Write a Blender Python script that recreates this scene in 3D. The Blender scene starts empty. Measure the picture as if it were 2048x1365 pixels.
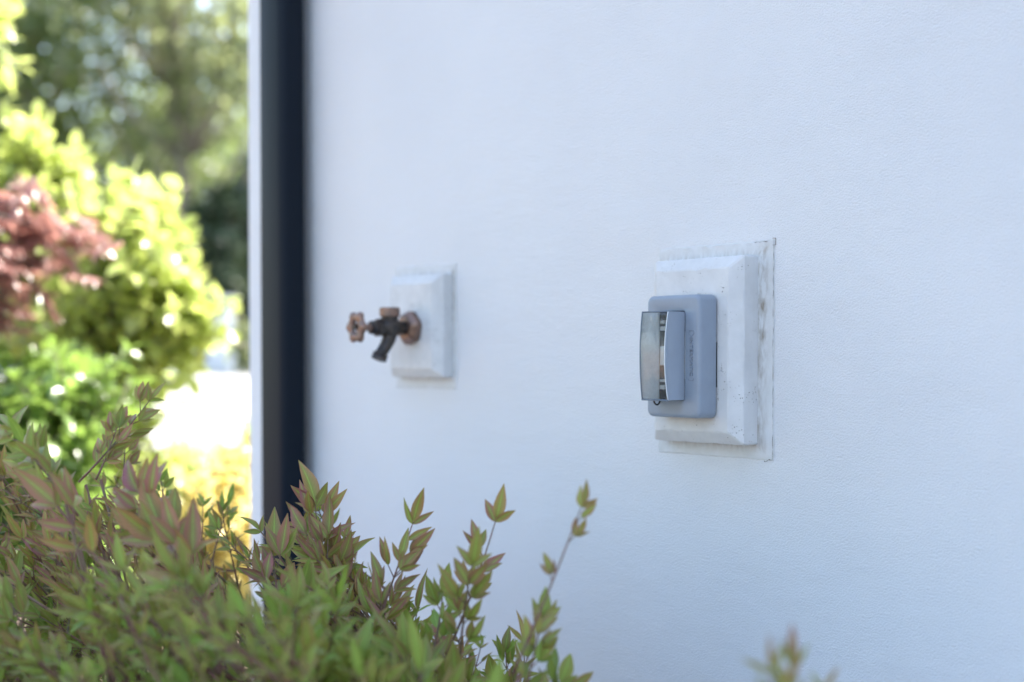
import bpy, bmesh, math, random
import numpy as np
from mathutils import Vector, Matrix
random.seed(7); rng = np.random.default_rng(7)
R = math.radians
scene = bpy.context.scene

# ---------------------------------------------------------------- camera
CAM_Z = 0.9
cd = bpy.data.cameras.new('camera'); cam = bpy.data.objects.new('camera', cd)
scene.collection.objects.link(cam); scene.camera = cam
cam.location = (0, 0, CAM_Z); cam.rotation_euler = (R(90 - 1.5), 0, 0)
cd.lens = 50; cd.sensor_width = 36; cd.shift_y = 0.0527
cd.clip_start = 0.05; cd.clip_end = 2000
cd.dof.use_dof = True; cd.dof.focus_distance = 1.76; cd.dof.aperture_fstop = 2.4
cd.dof.aperture_blades = 0

# ---------------------------------------------------------------- world and sun
SUN_EL, SUN_AZ = R(55), (0.83, 0.56)
w = bpy.data.worlds.new('World'); scene.world = w; w.use_nodes = True
nt = w.node_tree; bg = nt.nodes['Background']
sky = nt.nodes.new('ShaderNodeTexSky'); sky.sky_type = 'NISHITA'; sky.sun_disc = False
sky.sun_elevation = SUN_EL; sky.sun_rotation = math.atan2(SUN_AZ[0], SUN_AZ[1])
sky.dust_density = 2.0; sky.ozone_density = 1.0
wb = nt.nodes.new('ShaderNodeMix'); wb.data_type = 'RGBA'; wb.blend_type = 'MULTIPLY'; wb.inputs[0].default_value = 1
wb.inputs[7].default_value = (1.055, 1.0, .94, 1); nt.links.new(sky.outputs[0], wb.inputs[6]); nt.links.new(wb.outputs[2], bg.inputs[0]); bg.inputs[1].default_value = 0.15
sl = bpy.data.lights.new('sun', 'SUN'); sl.energy = 4.8; sl.angle = R(0.53); sl.color = (1, .95, .86)
so = bpy.data.objects.new('sun', sl); scene.collection.objects.link(so)
h_ = math.hypot(*SUN_AZ)
sd = Vector((SUN_AZ[0] / h_ * math.cos(SUN_EL), SUN_AZ[1] / h_ * math.cos(SUN_EL), math.sin(SUN_EL)))
so.rotation_euler = sd.to_track_quat('Z', 'Y').to_euler(); so.location = (3, 3, 8)
scene.view_settings.view_transform = 'Standard'; scene.view_settings.look = 'None'
scene.view_settings.exposure = 2.30; scene.view_settings.gamma = 1
scene.cycles.use_denoising = True
scene.cycles.max_bounces = 8; scene.cycles.transparent_max_bounces = 12
scene.cycles.sample_clamp_indirect = 6; scene.cycles.sample_clamp_direct = 0

# ---------------------------------------------------------------- helpers
C = scene.collection
def finish(o, label=None, cat=None, group=None, kind=None):
    if label: o['label'] = label
    if cat: o['category'] = cat
    if group: o['group'] = group
    if kind: o['kind'] = kind
    return o
def thing(name, label, cat, loc=(0, 0, 0), rz=0, group=None):
    o = bpy.data.objects.new(name, None); C.objects.link(o); o.empty_display_size = .1
    o.location = loc; o.rotation_euler = (0, 0, rz)
    return finish(o, label, cat, group)
def mesh_obj(name, verts, faces, mat, parent=None, smooth=False, uv=None, tint=None):
    me = bpy.data.meshes.new(name); me.from_pydata([tuple(v) for v in verts], [], [tuple(f) for f in faces])
    return link(name, me, mat, parent, smooth)
def link(name, me, mat, parent=None, smooth=False):
    o = bpy.data.objects.new(name, me); C.objects.link(o); o.parent = parent
    if mat: me.materials.append(mat)
    if smooth: me.polygons.foreach_set('use_smooth', [True] * len(me.polygons))
    me.update(); return o
def bm_obj(name, bm, mat, parent=None, smooth=False, sharp=None):
    bmesh.ops.recalc_face_normals(bm, faces=bm.faces)
    me = bpy.data.meshes.new(name); bm.to_mesh(me); bm.free()
    o = link(name, me, mat, parent, smooth)
    if smooth and sharp: me.set_sharp_from_angle(angle=R(sharp))
    return o
def box(bm, a, b, bev=0, seg=2):
    c = [(a[i] + b[i]) / 2 for i in range(3)]; s = [abs(b[i] - a[i]) for i in range(3)]
    m = Matrix.Translation(c) @ Matrix.Diagonal((*s, 1))
    r = bmesh.ops.create_cube(bm, size=1, matrix=m)
    if bev:
        es = list({e for v in r['verts'] for e in v.link_edges})
        bmesh.ops.bevel(bm, geom=es, offset=bev, segments=seg, affect='EDGES', profile=.5)
def loft(bm, rings, cap0=True, cap1=True):
    vr = [[bm.verts.new(p) for p in r] for r in rings]
    n = len(vr[0])
    for a, b in zip(vr, vr[1:]):
        for i in range(n):
            bm.faces.new((a[i], a[(i + 1) % n], b[(i + 1) % n], b[i]))
    if cap0: bm.faces.new(vr[0][::-1])
    if cap1: bm.faces.new(vr[-1])
def rrect(s0, s1, z0, z1, r, o, seg=5, bulge=None):
    pts = []
    for (cx, cz, a0) in ((s1 - r, z1 - r, 0), (s0 + r, z1 - r, 90), (s0 + r, z0 + r, 180), (s1 - r, z0 + r, 270)):
        for k in range(seg + 1):
            a = R(a0 + 90 * k / seg)
            pts.append((cx + r * math.cos(a), o, cz + r * math.sin(a)))
    return pts
def lathe_rings(profile, origin, axis, n=24, lobes=0, amp=0):
    """rings round an axis; profile = [(t, radius)]"""
    axis = Vector(axis).normalized(); origin = Vector(origin)
    u = axis.orthogonal().normalized(); v = axis.cross(u)
    out = []
    for t, r in profile:
        ring = []
        for k in range(n):
            a = 2 * math.pi * k / n
            rr = r * (1 + amp * math.cos(lobes * a)) if lobes else r
            ring.append(origin + axis * t + (u * math.cos(a) + v * math.sin(a)) * rr)
        out.append(ring)
    return out
def tube(bm, pts, radii, n=10):
    pts = [Vector(p) for p in pts]; rings = []
    prev = None
    for i, p in enumerate(pts):
        t = (pts[min(i + 1, len(pts) - 1)] - pts[max(i - 1, 0)]).normalized()
        if prev is None: u = t.orthogonal().normalized()
        else:
            u = (prev - t * prev.dot(t)); u = u.normalized() if u.length > 1e-6 else t.orthogonal().normalized()
        prev = u; v = t.cross(u)
        r = radii[i] if hasattr(radii, '__len__') else radii
        rings.append([p + (u * math.cos(2 * math.pi * k / n) + v * math.sin(2 * math.pi * k / n)) * r for k in range(n)])
    loft(bm, rings)

# ---------------------------------------------------------------- materials
def N(nt, typ, **kw):
    n = nt.nodes.new(typ)
    for k, v in kw.items():
        if k in n.inputs: n.inputs[k].default_value = v
        else: setattr(n, k, v)
    return n
def mat(name, col=(.5, .5, .5), rough=.6, metal=0, spec=.5):
    m = bpy.data.materials.new(name); m.use_nodes = True
    b = m.node_tree.nodes['Principled BSDF']
    b.inputs['Base Color'].default_value = (*col, 1); b.inputs['Roughness'].default_value = rough
    b.inputs['Metallic'].default_value = metal; b.inputs['Specular IOR Level'].default_value = spec
    return m, m.node_tree, b
def coords(nt, scale=(1, 1, 1), kind='Object'):
    tc = N(nt, 'ShaderNodeTexCoord'); mp = N(nt, 'ShaderNodeMapping'); mp.inputs['Scale'].default_value = scale
    nt.links.new(tc.outputs[kind], mp.inputs[0]); return mp.outputs[0]
def noise(nt, co, scale, detail=4, rough=.55):
    n = N(nt, 'ShaderNodeTexNoise'); n.inputs['Scale'].default_value = scale
    n.inputs['Detail'].default_value = detail; n.inputs['Roughness'].default_value = rough
    nt.links.new(co, n.inputs['Vector']); return n.outputs['Fac']
def ramp(nt, fac, stops):
    r = N(nt, 'ShaderNodeValToRGB'); e = r.color_ramp.elements
    while len(e) < len(stops): e.new(.5)
    for el, (p, c) in zip(e, stops):
        el.position = p; el.color = (*c, 1) if len(c) == 3 else c
    nt.links.new(fac, r.inputs[0]); return r.outputs[0]
def bump(nt, h, strength, dist, prev=None):
    b = N(nt, 'ShaderNodeBump'); b.inputs['Strength'].default_value = strength; b.inputs['Distance'].default_value = dist
    nt.links.new(h, b.inputs['Height'])
    if prev: nt.links.new(prev, b.inputs['Normal'])
    return b.outputs[0]
def mix(nt, fac, a, b, mode='MIX'):
    m = N(nt, 'ShaderNodeMix', data_type='RGBA', blend_type=mode)
    for v, i in ((fac, 0), (a, 6), (b, 7)):
        if hasattr(v, 'links'): nt.links.new(v, m.inputs[i])
        else: m.inputs[i].default_value = v if i == 0 else (*v, 1)
    return m.outputs[2]
def math_n(nt, op, a, b=None, c=None):
    m = N(nt, 'ShaderNodeMath', operation=op)
    for i, v in enumerate((a, b, c)):
        if v is None: continue
        if hasattr(v, 'links'): nt.links.new(v, m.inputs[i])
        else: m.inputs[i].default_value = v
    return m.outputs[0]

# stucco
M_stucco, t, b = mat('white_stucco', (.76, .775, .785), .75, spec=.35)
co = coords(t)
big = noise(t, co, 2.2, 3)
t.links.new(ramp(t, big, [(.3, (.735, .75, .765)), (.7, (.79, .80, .805))]), b.inputs['Base Color'])
n1 = noise(t, co, 400, 3, .65); n2 = noise(t, co, 900, 2, .5); n3 = noise(t, coords(t, (1, 1, 2.2)), 6, 4, .55)
bb = bump(t, n3, .35, .012); bb = bump(t, n1, .95, .0024, bb); bb = bump(t, n2, .4, .0008, bb)
t.links.new(bb, b.inputs['Normal'])

def concrete(name, c0, c1, pits=True, dirt=None):
    m, t, b = mat(name, c0, .78, spec=.3)
    co = coords(t)
    base = ramp(t, noise(t, co, 28, 5, .6), [(.3, c0), (.7, c1)])
    v = N(t, 'ShaderNodeTexVoronoi'); v.inputs['Scale'].default_value = 260; t.links.new(co, v.inputs['Vector'])
    pit = ramp(t, v.outputs['Distance'], [(.12, (1, 1, 1)), (.24, (0, 0, 0))])
    gate = ramp(t, noise(t, co, 45, 2, .5), [(.52, (0, 0, 0)), (.64, (.8, .8, .8))])
    pm = math_n(t, 'MULTIPLY', pit, gate)
    col = mix(t, pm, base, (.17, .15, .13))
    t.links.new(col, b.inputs['Base Color'])
    bb = bump(t, noise(t, co, 420, 3), .3, .0012)
    bb = bump(t, math_n(t, 'SUBTRACT', 1, pm), .9, .0015, bb)
    t.links.new(bb, b.inputs['Normal'])
    return m
M_block = concrete('cast_concrete', (.60, .60, .59), (.70, .70, .69))

# mortar bed with dirt near the block
M_bed, t, b = mat('mortar', (.6, .6, .57), .85, spec=.25)
co = coords(t); geo = N(t, 'ShaderNodeVertexColor', layer_name='dirt')
stri = noise(t, coords(t, (900, 900, 12)), 1, 3, .6); g = noise(t, coords(t, (1.6, 1.6, .45)), 110, 4, .6); big = noise(t, co, 26, 4, .6)
dfac = math_n(t, 'MULTIPLY', geo.outputs[0], ramp(t, math_n(t, 'ADD', math_n(t, 'MULTIPLY', g, .6), math_n(t, 'MULTIPLY', big, .5)), [(.46, (0, 0, 0)), (.72, (1, 1, 1))]))
base = ramp(t, big, [(.3, (.60, .61, .60)), (.7, (.69, .70, .70))])
t.links.new(mix(t, dfac, base, (.27, .225, .17)), b.inputs['Base Color'])
bb = bump(t, stri, .4, .0009); bb = bump(t, noise(t, co, 420, 3), .35, .001, bb); t.links.new(bb, b.inputs['Normal'])

M_grime, t, b = mat('dark_grime', (.13, .10, .075), .95)

# plastics
def plastic(name, col, rough, bstr=.08):
    m, t, b = mat(name, col, rough)
    co = coords(t); t.links.new(bump(t, noise(t, co, 1400, 2), bstr, .0003), b.inputs['Normal'])
    t.links.new(ramp(t, noise(t, co, 40, 4, .6), [(.3, tuple(c * .95 for c in col)), (.7, tuple(min(1, c * 1.05) for c in col))]), b.inputs['Base Color'])
    return m
M_grey = plastic('grey_plastic', (.265, .31, .37), .42)
M_smoke = plastic('light_grey_plastic', (.47, .53, .61), .35)
t = M_smoke.node_tree; b = t.nodes['Principled BSDF']; ms_ = N(t, 'ShaderNodeMixShader'); ms_.inputs[0].default_value = .4
tl_ = N(t, 'ShaderNodeBsdfTranslucent'); tl_.inputs[0].default_value = (.72, .76, .80, 1)
t.links.new(b.outputs[0], ms_.inputs[1]); t.links.new(tl_.outputs[0], ms_.inputs[2]); t.links.new(ms_.outputs[0], t.nodes['Material Output'].inputs[0])
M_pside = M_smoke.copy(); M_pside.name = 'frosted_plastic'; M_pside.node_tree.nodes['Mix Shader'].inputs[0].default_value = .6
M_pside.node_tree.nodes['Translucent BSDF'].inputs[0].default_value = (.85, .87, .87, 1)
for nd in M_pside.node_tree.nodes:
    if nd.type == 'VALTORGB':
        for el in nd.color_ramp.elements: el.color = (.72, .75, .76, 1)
M_inner = plastic('dark_plastic', (.035, .04, .045), .4)
M_letter = plastic('letter_shade_plastic', (.205, .24, .295), .5)  # frame plastic darkened: shade around the raised letters put into their colour
M_rib = plastic('pale_plastic', (.62, .63, .62), .4)
M_white = plastic('white_plastic', (.8, .79, .76), .35)
M_gasket = plastic('black_rubber', (.03, .03, .032), .7)

M_clear = bpy.data.materials.new('clear_polycarbonate'); M_clear.use_nodes = True
t = M_clear.node_tree; t.nodes.clear()
out = N(t, 'ShaderNodeOutputMaterial'); mx = N(t, 'ShaderNodeMixShader')
tr = N(t, 'ShaderNodeBsdfTransparent'); tr.inputs[0].default_value = (.90, .93, .93, 1)
gl = N(t, 'ShaderNodeBsdfGlossy'); gl.inputs['Roughness'].default_value = .04
fr = N(t, 'ShaderNodeFresnel'); fr.inputs[0].default_value = 1.5
co = coords(t); bn = bump(t, noise(t, co, 30, 2), .04, .01)
t.links.new(bn, gl.inputs['Normal']); t.links.new(bn, fr.inputs['Normal'])
df = N(t, 'ShaderNodeBsdfDiffuse'); df.inputs[0].default_value = (.6, .62, .62, 1)
mx2 = N(t, 'ShaderNodeMixShader')
dust = ramp(t, noise(t, co, 55, 6, .7), [(.4, (.05, .05, .05)), (.8, (.25, .25, .25))])
t.links.new(fr.outputs[0], mx.inputs[0]); t.links.new(tr.outputs[0], mx.inputs[1]); t.links.new(gl.outputs[0], mx.inputs[2])
t.links.new(dust, mx2.inputs[0]); t.links.new(mx.outputs[0], mx2.inputs[1]); t.links.new(df.outputs[0], mx2.inputs[2])
t.links.new(mx2.outputs[0], out.inputs[0])

M_pipe, t, b = mat('black_painted_metal', (.009, .014, .022), .38, spec=.1)
t.links.new(bump(t, noise(t, coords(t), 60, 3), .08, .002), b.inputs['Normal'])
def metal(name, c0, c1, rough):
    m, t, b = mat(name, c0, rough, 1)
    co = coords(t)
    t.links.new(ramp(t, noise(t, co, 90, 5, .65), [(.35, c0), (.65, c1)]), b.inputs['Base Color'])
    t.links.new(bump(t, noise(t, co, 260, 3), .3, .001), b.inputs['Normal']); return m
M_bronze = metal('old_bronze', (.33, .21, .16), (.22, .16, .135), .5)
M_dark = metal('tarnished_brass', (.06, .058, .06), (.12, .10, .085), .5)

def leaf_mat(name, inner, outer, rib, trans=.4, rough=.42, spec=.5, edge=(.25, .95), tr_col=None, outer2=None, fadeout=True):
    """inner colour near the midrib, outer colour at the margin (where tint.r is high), pale midrib"""
    m, t, b = mat(name, inner, rough, spec=spec)
    uv = N(t, 'ShaderNodeUVMap', uv_map='uv'); sp = N(t, 'ShaderNodeSeparateXYZ'); t.links.new(uv.outputs[0], sp.inputs[0])
    tn = N(t, 'ShaderNodeVertexColor', layer_name='tint'); tsp = N(t, 'ShaderNodeSeparateColor'); t.links.new(tn.outputs[0], tsp.inputs[0])
    a = math_n(t, 'ABSOLUTE', math_n(t, 'SUBTRACT', math_n(t, 'MULTIPLY', sp.outputs[0], 2), 1))   # 0 midrib 1 margin
    co = coords(t)
    nz = noise(t, co, 260, 3, .6)
    e = math_n(t, 'ADD', math_n(t, 'ADD', math_n(t, 'MULTIPLY', a, .75), math_n(t, 'MULTIPLY', sp.outputs[1], .3)), math_n(t, 'MULTIPLY', math_n(t, 'SUBTRACT', nz, .5), .35))
    e = ramp(t, e, [(edge[0], (0, 0, 0)), (edge[1], (1, 1, 1))])
    f = math_n(t, 'MULTIPLY', math_n(t, 'ADD', math_n(t, 'MULTIPLY', e, .8), .45), tsp.outputs[0]); f = math_n(t, 'MINIMUM', f, 1)
    o_c = mix(t, tsp.outputs[2], outer, outer2 or outer)
    col = mix(t, f, inner, o_c)
    ribf = ramp(t, a, [(.02, (1, 1, 1)), (.11, (0, 0, 0))])
    col = mix(t, math_n(t, 'MULTIPLY', ribf, .75), col, rib)
    vv = math_n(t, 'ADD', math_n(t, 'MULTIPLY', sp.outputs[1], 60), math_n(t, 'MULTIPLY', a, -14))
    vein = math_n(t, 'SINE', vv)
    br = math_n(t, 'ADD', math_n(t, 'MULTIPLY', tsp.outputs[1], .8), .6)
    br = math_n(t, 'ADD', br, math_n(t, 'MULTIPLY', vein, .035))
    hs = N(t, 'ShaderNodeHueSaturation'); t.links.new(col, hs.inputs['Color']); t.links.new(br, hs.inputs['Value'])
    t.links.new(hs.outputs[0], b.inputs['Base Color'])
    t.links.new(bump(t, vein, .25, .0006), b.inputs['Normal'])
    out = t.nodes['Material Output']; ms = N(t, 'ShaderNodeMixShader'); ms.inputs[0].default_value = trans
    tl = N(t, 'ShaderNodeBsdfTranslucent')
    if tr_col: t.links.new(mix(t, .55, hs.outputs[0], tr_col), tl.inputs[0])
    else: t.links.new(hs.outputs[0], tl.inputs[0])
    t.links.new(b.outputs[0], ms.inputs[1]); t.links.new(tl.outputs[0], ms.inputs[2]); t.links.new(ms.outputs[0], out.inputs[0])
    return m
M_nandina = leaf_mat('bamboo_leaf', (.205, .33, .045), (.345, .10, .125), (.38, .55, .10), .30, .4, .38, (.2, .85), outer2=(.43, .23, .09), tr_col=(.40, .44, .06))
M_gold = leaf_mat('golden_leaf', (.40, .48, .14), (.50, .55, .20), (.5, .58, .25), .5, .25, .8, tr_col=(.66, .74, .20))
M_green = leaf_mat('green_leaf', (.13, .22, .05), (.20, .30, .08), (.25, .35, .08), .42, .22, 1, tr_col=(.30, .46, .08))
M_maple = leaf_mat('red_maple_leaf', (.33, .165, .15), (.40, .24, .21), (.38, .24, .2), .42, .22, 1, tr_col=(.54, .25, .19))
M_amber = leaf_mat('amber_leaf', (.70, .60, .20), (.72, .58, .20), (.7, .62, .3), .45, .25, .9, tr_col=(.80, .72, .26))
M_pale = leaf_mat('pale_leaf', (.32, .42, .15), (.45, .5, .22), (.5, .55, .25), .4, .45, .4, tr_col=(.55, .7, .2))
M_tree = leaf_mat('tree_leaf', (.095, .14, .055), (.13, .16, .07), (.18, .22, .09), .5, .25, .9, tr_col=(.48, .60, .20))
M_tree2 = leaf_mat('grey_green_leaf', (.11, .14, .075), (.16, .17, .095), (.2, .22, .12), .5, .25, .9, tr_col=(.52, .58, .26))
M_dtree = leaf_mat('dark_evergreen_leaf', (.035, .06, .03), (.05, .07, .035), (.08, .1, .05), .2, .38, .5)

M_stem, t, b = mat('reddish_stem', (.16, .075, .06), .6)
t.links.new(ramp(t, noise(t, coords(t), 60, 3), [(.3, (.20, .07, .06)), (.7, (.17, .14, .07))]), b.inputs['Base Color'])
M_bark, t, b = mat('grey_brown_bark', (.2, .165, .14), .9)
co = coords(t, (14, 14, 3)); bk = noise(t, co, 2, 6, .7)
t.links.new(ramp(t, bk, [(.3, (.13, .10, .085)), (.7, (.30, .26, .23))]), b.inputs['Base Color']); t.links.new(bump(t, bk, .8, .03), b.inputs['Normal'])
M_mulch, t, b = mat('bark_mulch_soil', (.1, .07, .05), .95)
co = coords(t); a1 = noise(t, co, 60, 6, .7); a2 = noise(t, co, .25, 4, .6)
soil = ramp(t, a1, [(.3, (.045, .03, .022)), (.7, (.20, .14, .095))])
lawn = ramp(t, noise(t, co, 25, 5, .7), [(.3, (.04, .075, .018)), (.7, (.12, .17, .045))])
sp = N(t, 'ShaderNodeSeparateXYZ'); t.links.new(co, sp.inputs[0])
far = ramp(t, math_n(t, 'ADD', math_n(t, 'MULTIPLY', sp.outputs[1], .1), math_n(t, 'MULTIPLY', a2, .3)), [(.95, (0, 0, 0)), (1.0, (1, 1, 1))])
t.links.new(mix(t, far, soil, lawn), b.inputs['Base Color']); t.links.new(bump(t, a1, 1, .02), b.inputs['Normal'])
M_pave, t, b = mat('pale_concrete_paving', (.5, .48, .45), .85)
co = coords(t); t.links.new(ramp(t, noise(t, co, 1.5, 8, .65), [(.3, (.22, .22, .225)), (.7, (.30, .30, .305))]), b.inputs['Base Color'])
t.links.new(bump(t, noise(t, co, 120, 4), .4, .004), b.inputs['Normal'])
M_wpaint, t, b = mat('white_wall_paint', (.72, .72, .74), .7)
t.links.new(ramp(t, noise(t, coords(t), 3, 5), [(.3, (.66, .66, .68)), (.7, (.76, .76, .77))]), b.inputs['Base Color'])
M_fence, t, b = mat('cedar_boards', (.42, .27, .16), .8)
co = coords(t, (1, 1, .06)); g = noise(t, co, 40, 5, .7)
t.links.new(ramp(t, g, [(.3, (.34, .21, .12)), (.7, (.55, .38, .24))]), b.inputs['Base Color']); t.links.new(bump(t, g, .4, .003), b.inputs['Normal'])
M_roof, t, b = mat('grey_roof_tile', (.12, .12, .125), .8)
t.links.new(bump(t, noise(t, coords(t), 12, 4), .6, .02), b.inputs['Normal'])

# ---------------------------------------------------------------- setting
def gz(y):
    pts = [(-60, -.2), (5, 0), (10, .36), (25, .645), (60, .9), (900, 1.5)]
    if y <= pts[0][0]: return pts[0][1]
    for (a, za), (c, zc) in zip(pts, pts[1:]):
        if y <= c: return za + (zc - za) * (y - a) / (c - a)
    return pts[-1][1]
ys = [-60, 5, 10, 25, 60, 900]
def strip(name, x0, x1, ys, dz, m):
    v = []; f = []
    for y in ys: v += [(x0, y, gz(y) + dz), (x1, y, gz(y) + dz)]
    for i in range(len(ys) - 1): f.append((2 * i, 2 * i + 1, 2 * i + 3, 2 * i + 2))
    o = mesh_obj(name, v, f, m); return finish(o, kind='structure')
strip('ground', -600, 600, ys, 0, M_mulch)
strip('driveway', -9, 14, [7.5, 10, 24.5], .004, M_pave)

M_gravel, t, b = mat('pale_gravel', (.5, .48, .44), .9)
co = coords(t); v_ = N(t, 'ShaderNodeTexVoronoi'); v_.inputs['Scale'].default_value = 90; t.links.new(co, v_.inputs['Vector'])
t.links.new(ramp(t, noise(t, co, 70, 3), [(.3, (.66, .69, .73)), (.7, (.78, .81, .85))]), b.inputs['Base Color']); t.links.new(bump(t, v_.outputs['Distance'], .8, .01), b.inputs['Normal'])

# wall frame: local x runs along the wall (away from the camera), y out of it, z up
WD = Vector((-.62963, .77690, 0)); WN = Vector((-.77690, -.62963, 0)); P0 = Vector((.3327, 1.8, 0)); WRZ = math.atan2(WD.y, WD.x)
pw = [P0 + WD * a + WN * b for a, b in ((-9, -.05), (1.9, -.05), (1.9, 2.5), (-9, 2.5))]
finish(mesh_obj('path', [(p.x, p.y, gz(p.y) + .035) for p in pw], [(0, 3, 2, 1)], M_gravel), kind='structure')
def WP(s, o, z): return P0 + WD * s + WN * o + Vector((0, 0, z))

house = thing('stucco_house', 'white stucco house whose long textured side wall fills the right of the view', 'house', P0, WRZ)
bm = bmesh.new(); box(bm, (-9, -7, -.2), (1.371, 0, 3.3), .006, 3); bm_obj('wall', bm, M_stucco, house, True, 40)
bm = bmesh.new(); v = [(-9.4, .32, 3.302), (1.7, .32, 3.302), (1.7, -7.4, 3.302), (-9.4, -7.4, 3.302), (-6.5, -3.5, 4.9), (-1.2, -3.5, 4.9)]
v = [bm.verts.new(p) for p in v]
for f in ((0, 1, 2, 3), (0, 1, 5, 4), (1, 2, 5), (2, 3, 4, 5), (3, 0, 4)): bm.faces.new([v[i] for i in f])
bm_obj('roof', bm, M_roof, house)

# downpipe
dp = thing('downpipe', 'black rectangular metal downpipe running up the far corner of the white wall', 'downpipe', WP(1.159, 0, 0), WRZ)
bm = bmesh.new(); zs = [.12, 3.3]
loft(bm, [[(x, y, z) for (x, _, y) in [(p[0], 0, p[2]) for p in rrect(-.046, .046, .016, .070, .016, 0, 6)]] for z in zs])
bm_obj('pipe', bm, M_pipe, dp, True, 35)
for z in (.35, 2.75):
    bm = bmesh.new(); box(bm, (-.054, .0, z), (.054, .0735, z + .035), .003); bm_obj('strap', bm, M_pipe, dp, True, 35)
bm = bmesh.new(); loft(bm, [[(x, y, z) for (x, _, y) in [(p[0], 0, p[2]) for p in rrect(-.046 - g, .046 + g, .016 - g * .5 + k, .070 + g + k, .009, 0, 4)]] for z, k, g in ((.13, 0, .002), (.08, .01, .002), (.03, .06, .002), (.01, .10, .002))])
bm_obj('shoe', bm, M_pipe, dp, True, 35)

# ---------------------------------------------------------------- mounting blocks
def mount_block(label, s0, s1, z0, z1, bs0, bs1, bz0, bz1, inset, out, front, skew=0.0):
    """block rect s0..s1 x z0..z1 and the mortar bed rect round it"""
    root = thing('mounting_block', label, 'mounting block', WP((s0 + s1) / 2, 0, z0), WRZ, 'concrete mounting blocks set in the wall')
    cs = (s0 + s1) / 2
    def L(s, z): return s - cs, z - z0
    bm = bmesh.new()
    nseg = 26
    def ring(ins, o, jit, sk=0):
        pts = []; a0, b0 = L(s0, z0); a1, b1 = L(s1, z1)
        a0 += ins; b0 += ins; a1 -= ins; b1 -= ins
        r = .0022
        corners = [(a0, b0), (a1, b0), (a1, b1), (a0, b1)]
        for k in range(4):
            p, q = corners[k], corners[(k + 1) % 4]
            dx, dz = q[0] - p[0], q[1] - p[1]; ln = math.hypot(dx, dz); ux, uz = dx / ln, dz / ln
            for i in range(nseg + 1):
                tt = r + (ln - 2 * r) * i / nseg
                j = random.gauss(0, jit)
                pts.append((p[0] + ux * tt - uz * j, o + random.gauss(0, jit * .6), p[1] + uz * tt + ux * j))
        return pts
    loft(bm, [ring(0, .0005, 0), ring(-.0004, out * .5, .0002), ring(0, out - .002, .0003), ring(.0012, out, .0003),
              ring(inset - .001, front - .0008, .0003), ring(inset + .0012, front, .0002)])
    bm_obj('block', bm, M_block, root, True, 13)
    # mortar bed: a slab a few millimetres proud, ragged outside edge, sloping up to the block
    a0, b0 = L(bs0, bz0); a1, b1 = L(bs1, bz1); c0, e0 = L(s0 + .004, z0 + .004); c1, e1 = L(s1 - .004, z1 - .004)
    n = 40; outer = []; mid = []; inner = []; base = []
    def along(a0, b0, a1, b1, jit):
        pts = []
        for (p, q) in (((a0, b0), (a1, b0)), ((a1, b0), (a1, b1)), ((a1, b1), (a0, b1)), ((a0, b1), (a0, b0))):
            for i in range(n):
                tt = i / n; pts.append((p[0] + (q[0] - p[0]) * tt, p[1] + (q[1] - p[1]) * tt))
        w = 0; res = []
        for (x, z) in pts:
            w = w * .8 + random.gauss(0, jit); res.append((x + w, z + random.gauss(0, jit * .5)))
        return res
    spec = ((0, -.001, 0), (0.0002, .0008, .0006), (.0022, .0017, .0005), (.3, .0010, .0004), (.62, .0018, .0004), (1, .0040, .0003))
    rings = []
    for (k, o, jit) in spec:
        if k < .1: pr = along(a0 + k, b0 + k, a1 - k, b1 - k, jit)
        else: pr = along(a0 + (c0 - a0) * k, b0 + (e0 - b0) * k, a1 + (c1 - a1) * k, b1 + (e1 - b1) * k, jit)
        rings.append([(x, o + random.gauss(0, jit * .5), z) for x, z in pr])
    loft(bm := bmesh.new(), rings, False, False)
    o = bm_obj('mortar_bed', bm, M_bed, root, True, 35)
    at = o.data.color_attributes.new('dirt', 'FLOAT_COLOR', 'POINT')
    dv = [.08, .15, .03, .10, .55, 1.0]; m_ = 4 * n
    for i, v in enumerate(o.data.vertices):
        dd = dv[min(i // m_, 5)]
        if v.co.x < (s0 - cs): dd *= 1.0 + 1.3 * max(0, min(1, (v.co.z - .05) / .15))
        elif v.co.z > (z1 - z0) * .97: dd *= .75
        elif v.co.z < 0: dd *= .5
        at.data[i].color = (dd, dd, dd, 1)
    return root, cs
mb1, cs1 = mount_block('larger pale concrete block with sloping edges behind the grey outlet cover', .026, .186, .789, 1.030, .0008, .205, .7695, 1.0495, .0155, .030, .042)
# thin dark crack and pencil tick at the right edge of the bed
bm = bmesh.new()
pts = []; x = .0008 - cs1
for i in range(60):
    z = 1.0495 - .28 * i / 59 - .789
    pts.append((x + .0004 + random.gauss(0, .0002), .0024, z))
tube(bm, pts, [random.choice([.00008, .0002, .0003, .00005]) for _ in pts], 5)
tube(bm, [(x - .0014, .0003, .262), (x - .0014, .0003, .2535), (x + .002, .002, .2535)], .0004, 4)
tube(bm, [(x - .0014, .0003, .262), (x + .003, .001, .2622)], .0004, 4)
pts = [(x + .01 + i * .0011, .003, .2585 + random.gauss(0, .0005)) for i in range(22)]
tube(bm, pts, [random.choice([.0001, .0005, .0003]) for _ in pts], 4)
pts = [(x + .0015 + i * .0008, .0028, -.0192 + i * .0002 * math.sin(i * .4) + random.gauss(0, .0003)) for i in range(16)]
tube(bm, pts, [random.choice([.0001, .0005, .0004]) for _ in pts], 4)
bm_obj('edge_crack', bm, M_grime, mb1)
mb2, cs2 = mount_block('smaller pale concrete block with sloping edges behind the bronze hose tap', .680, .828, .868, 1.037, .671, .845, .8485, 1.0545, .015, .022, .034)

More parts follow.
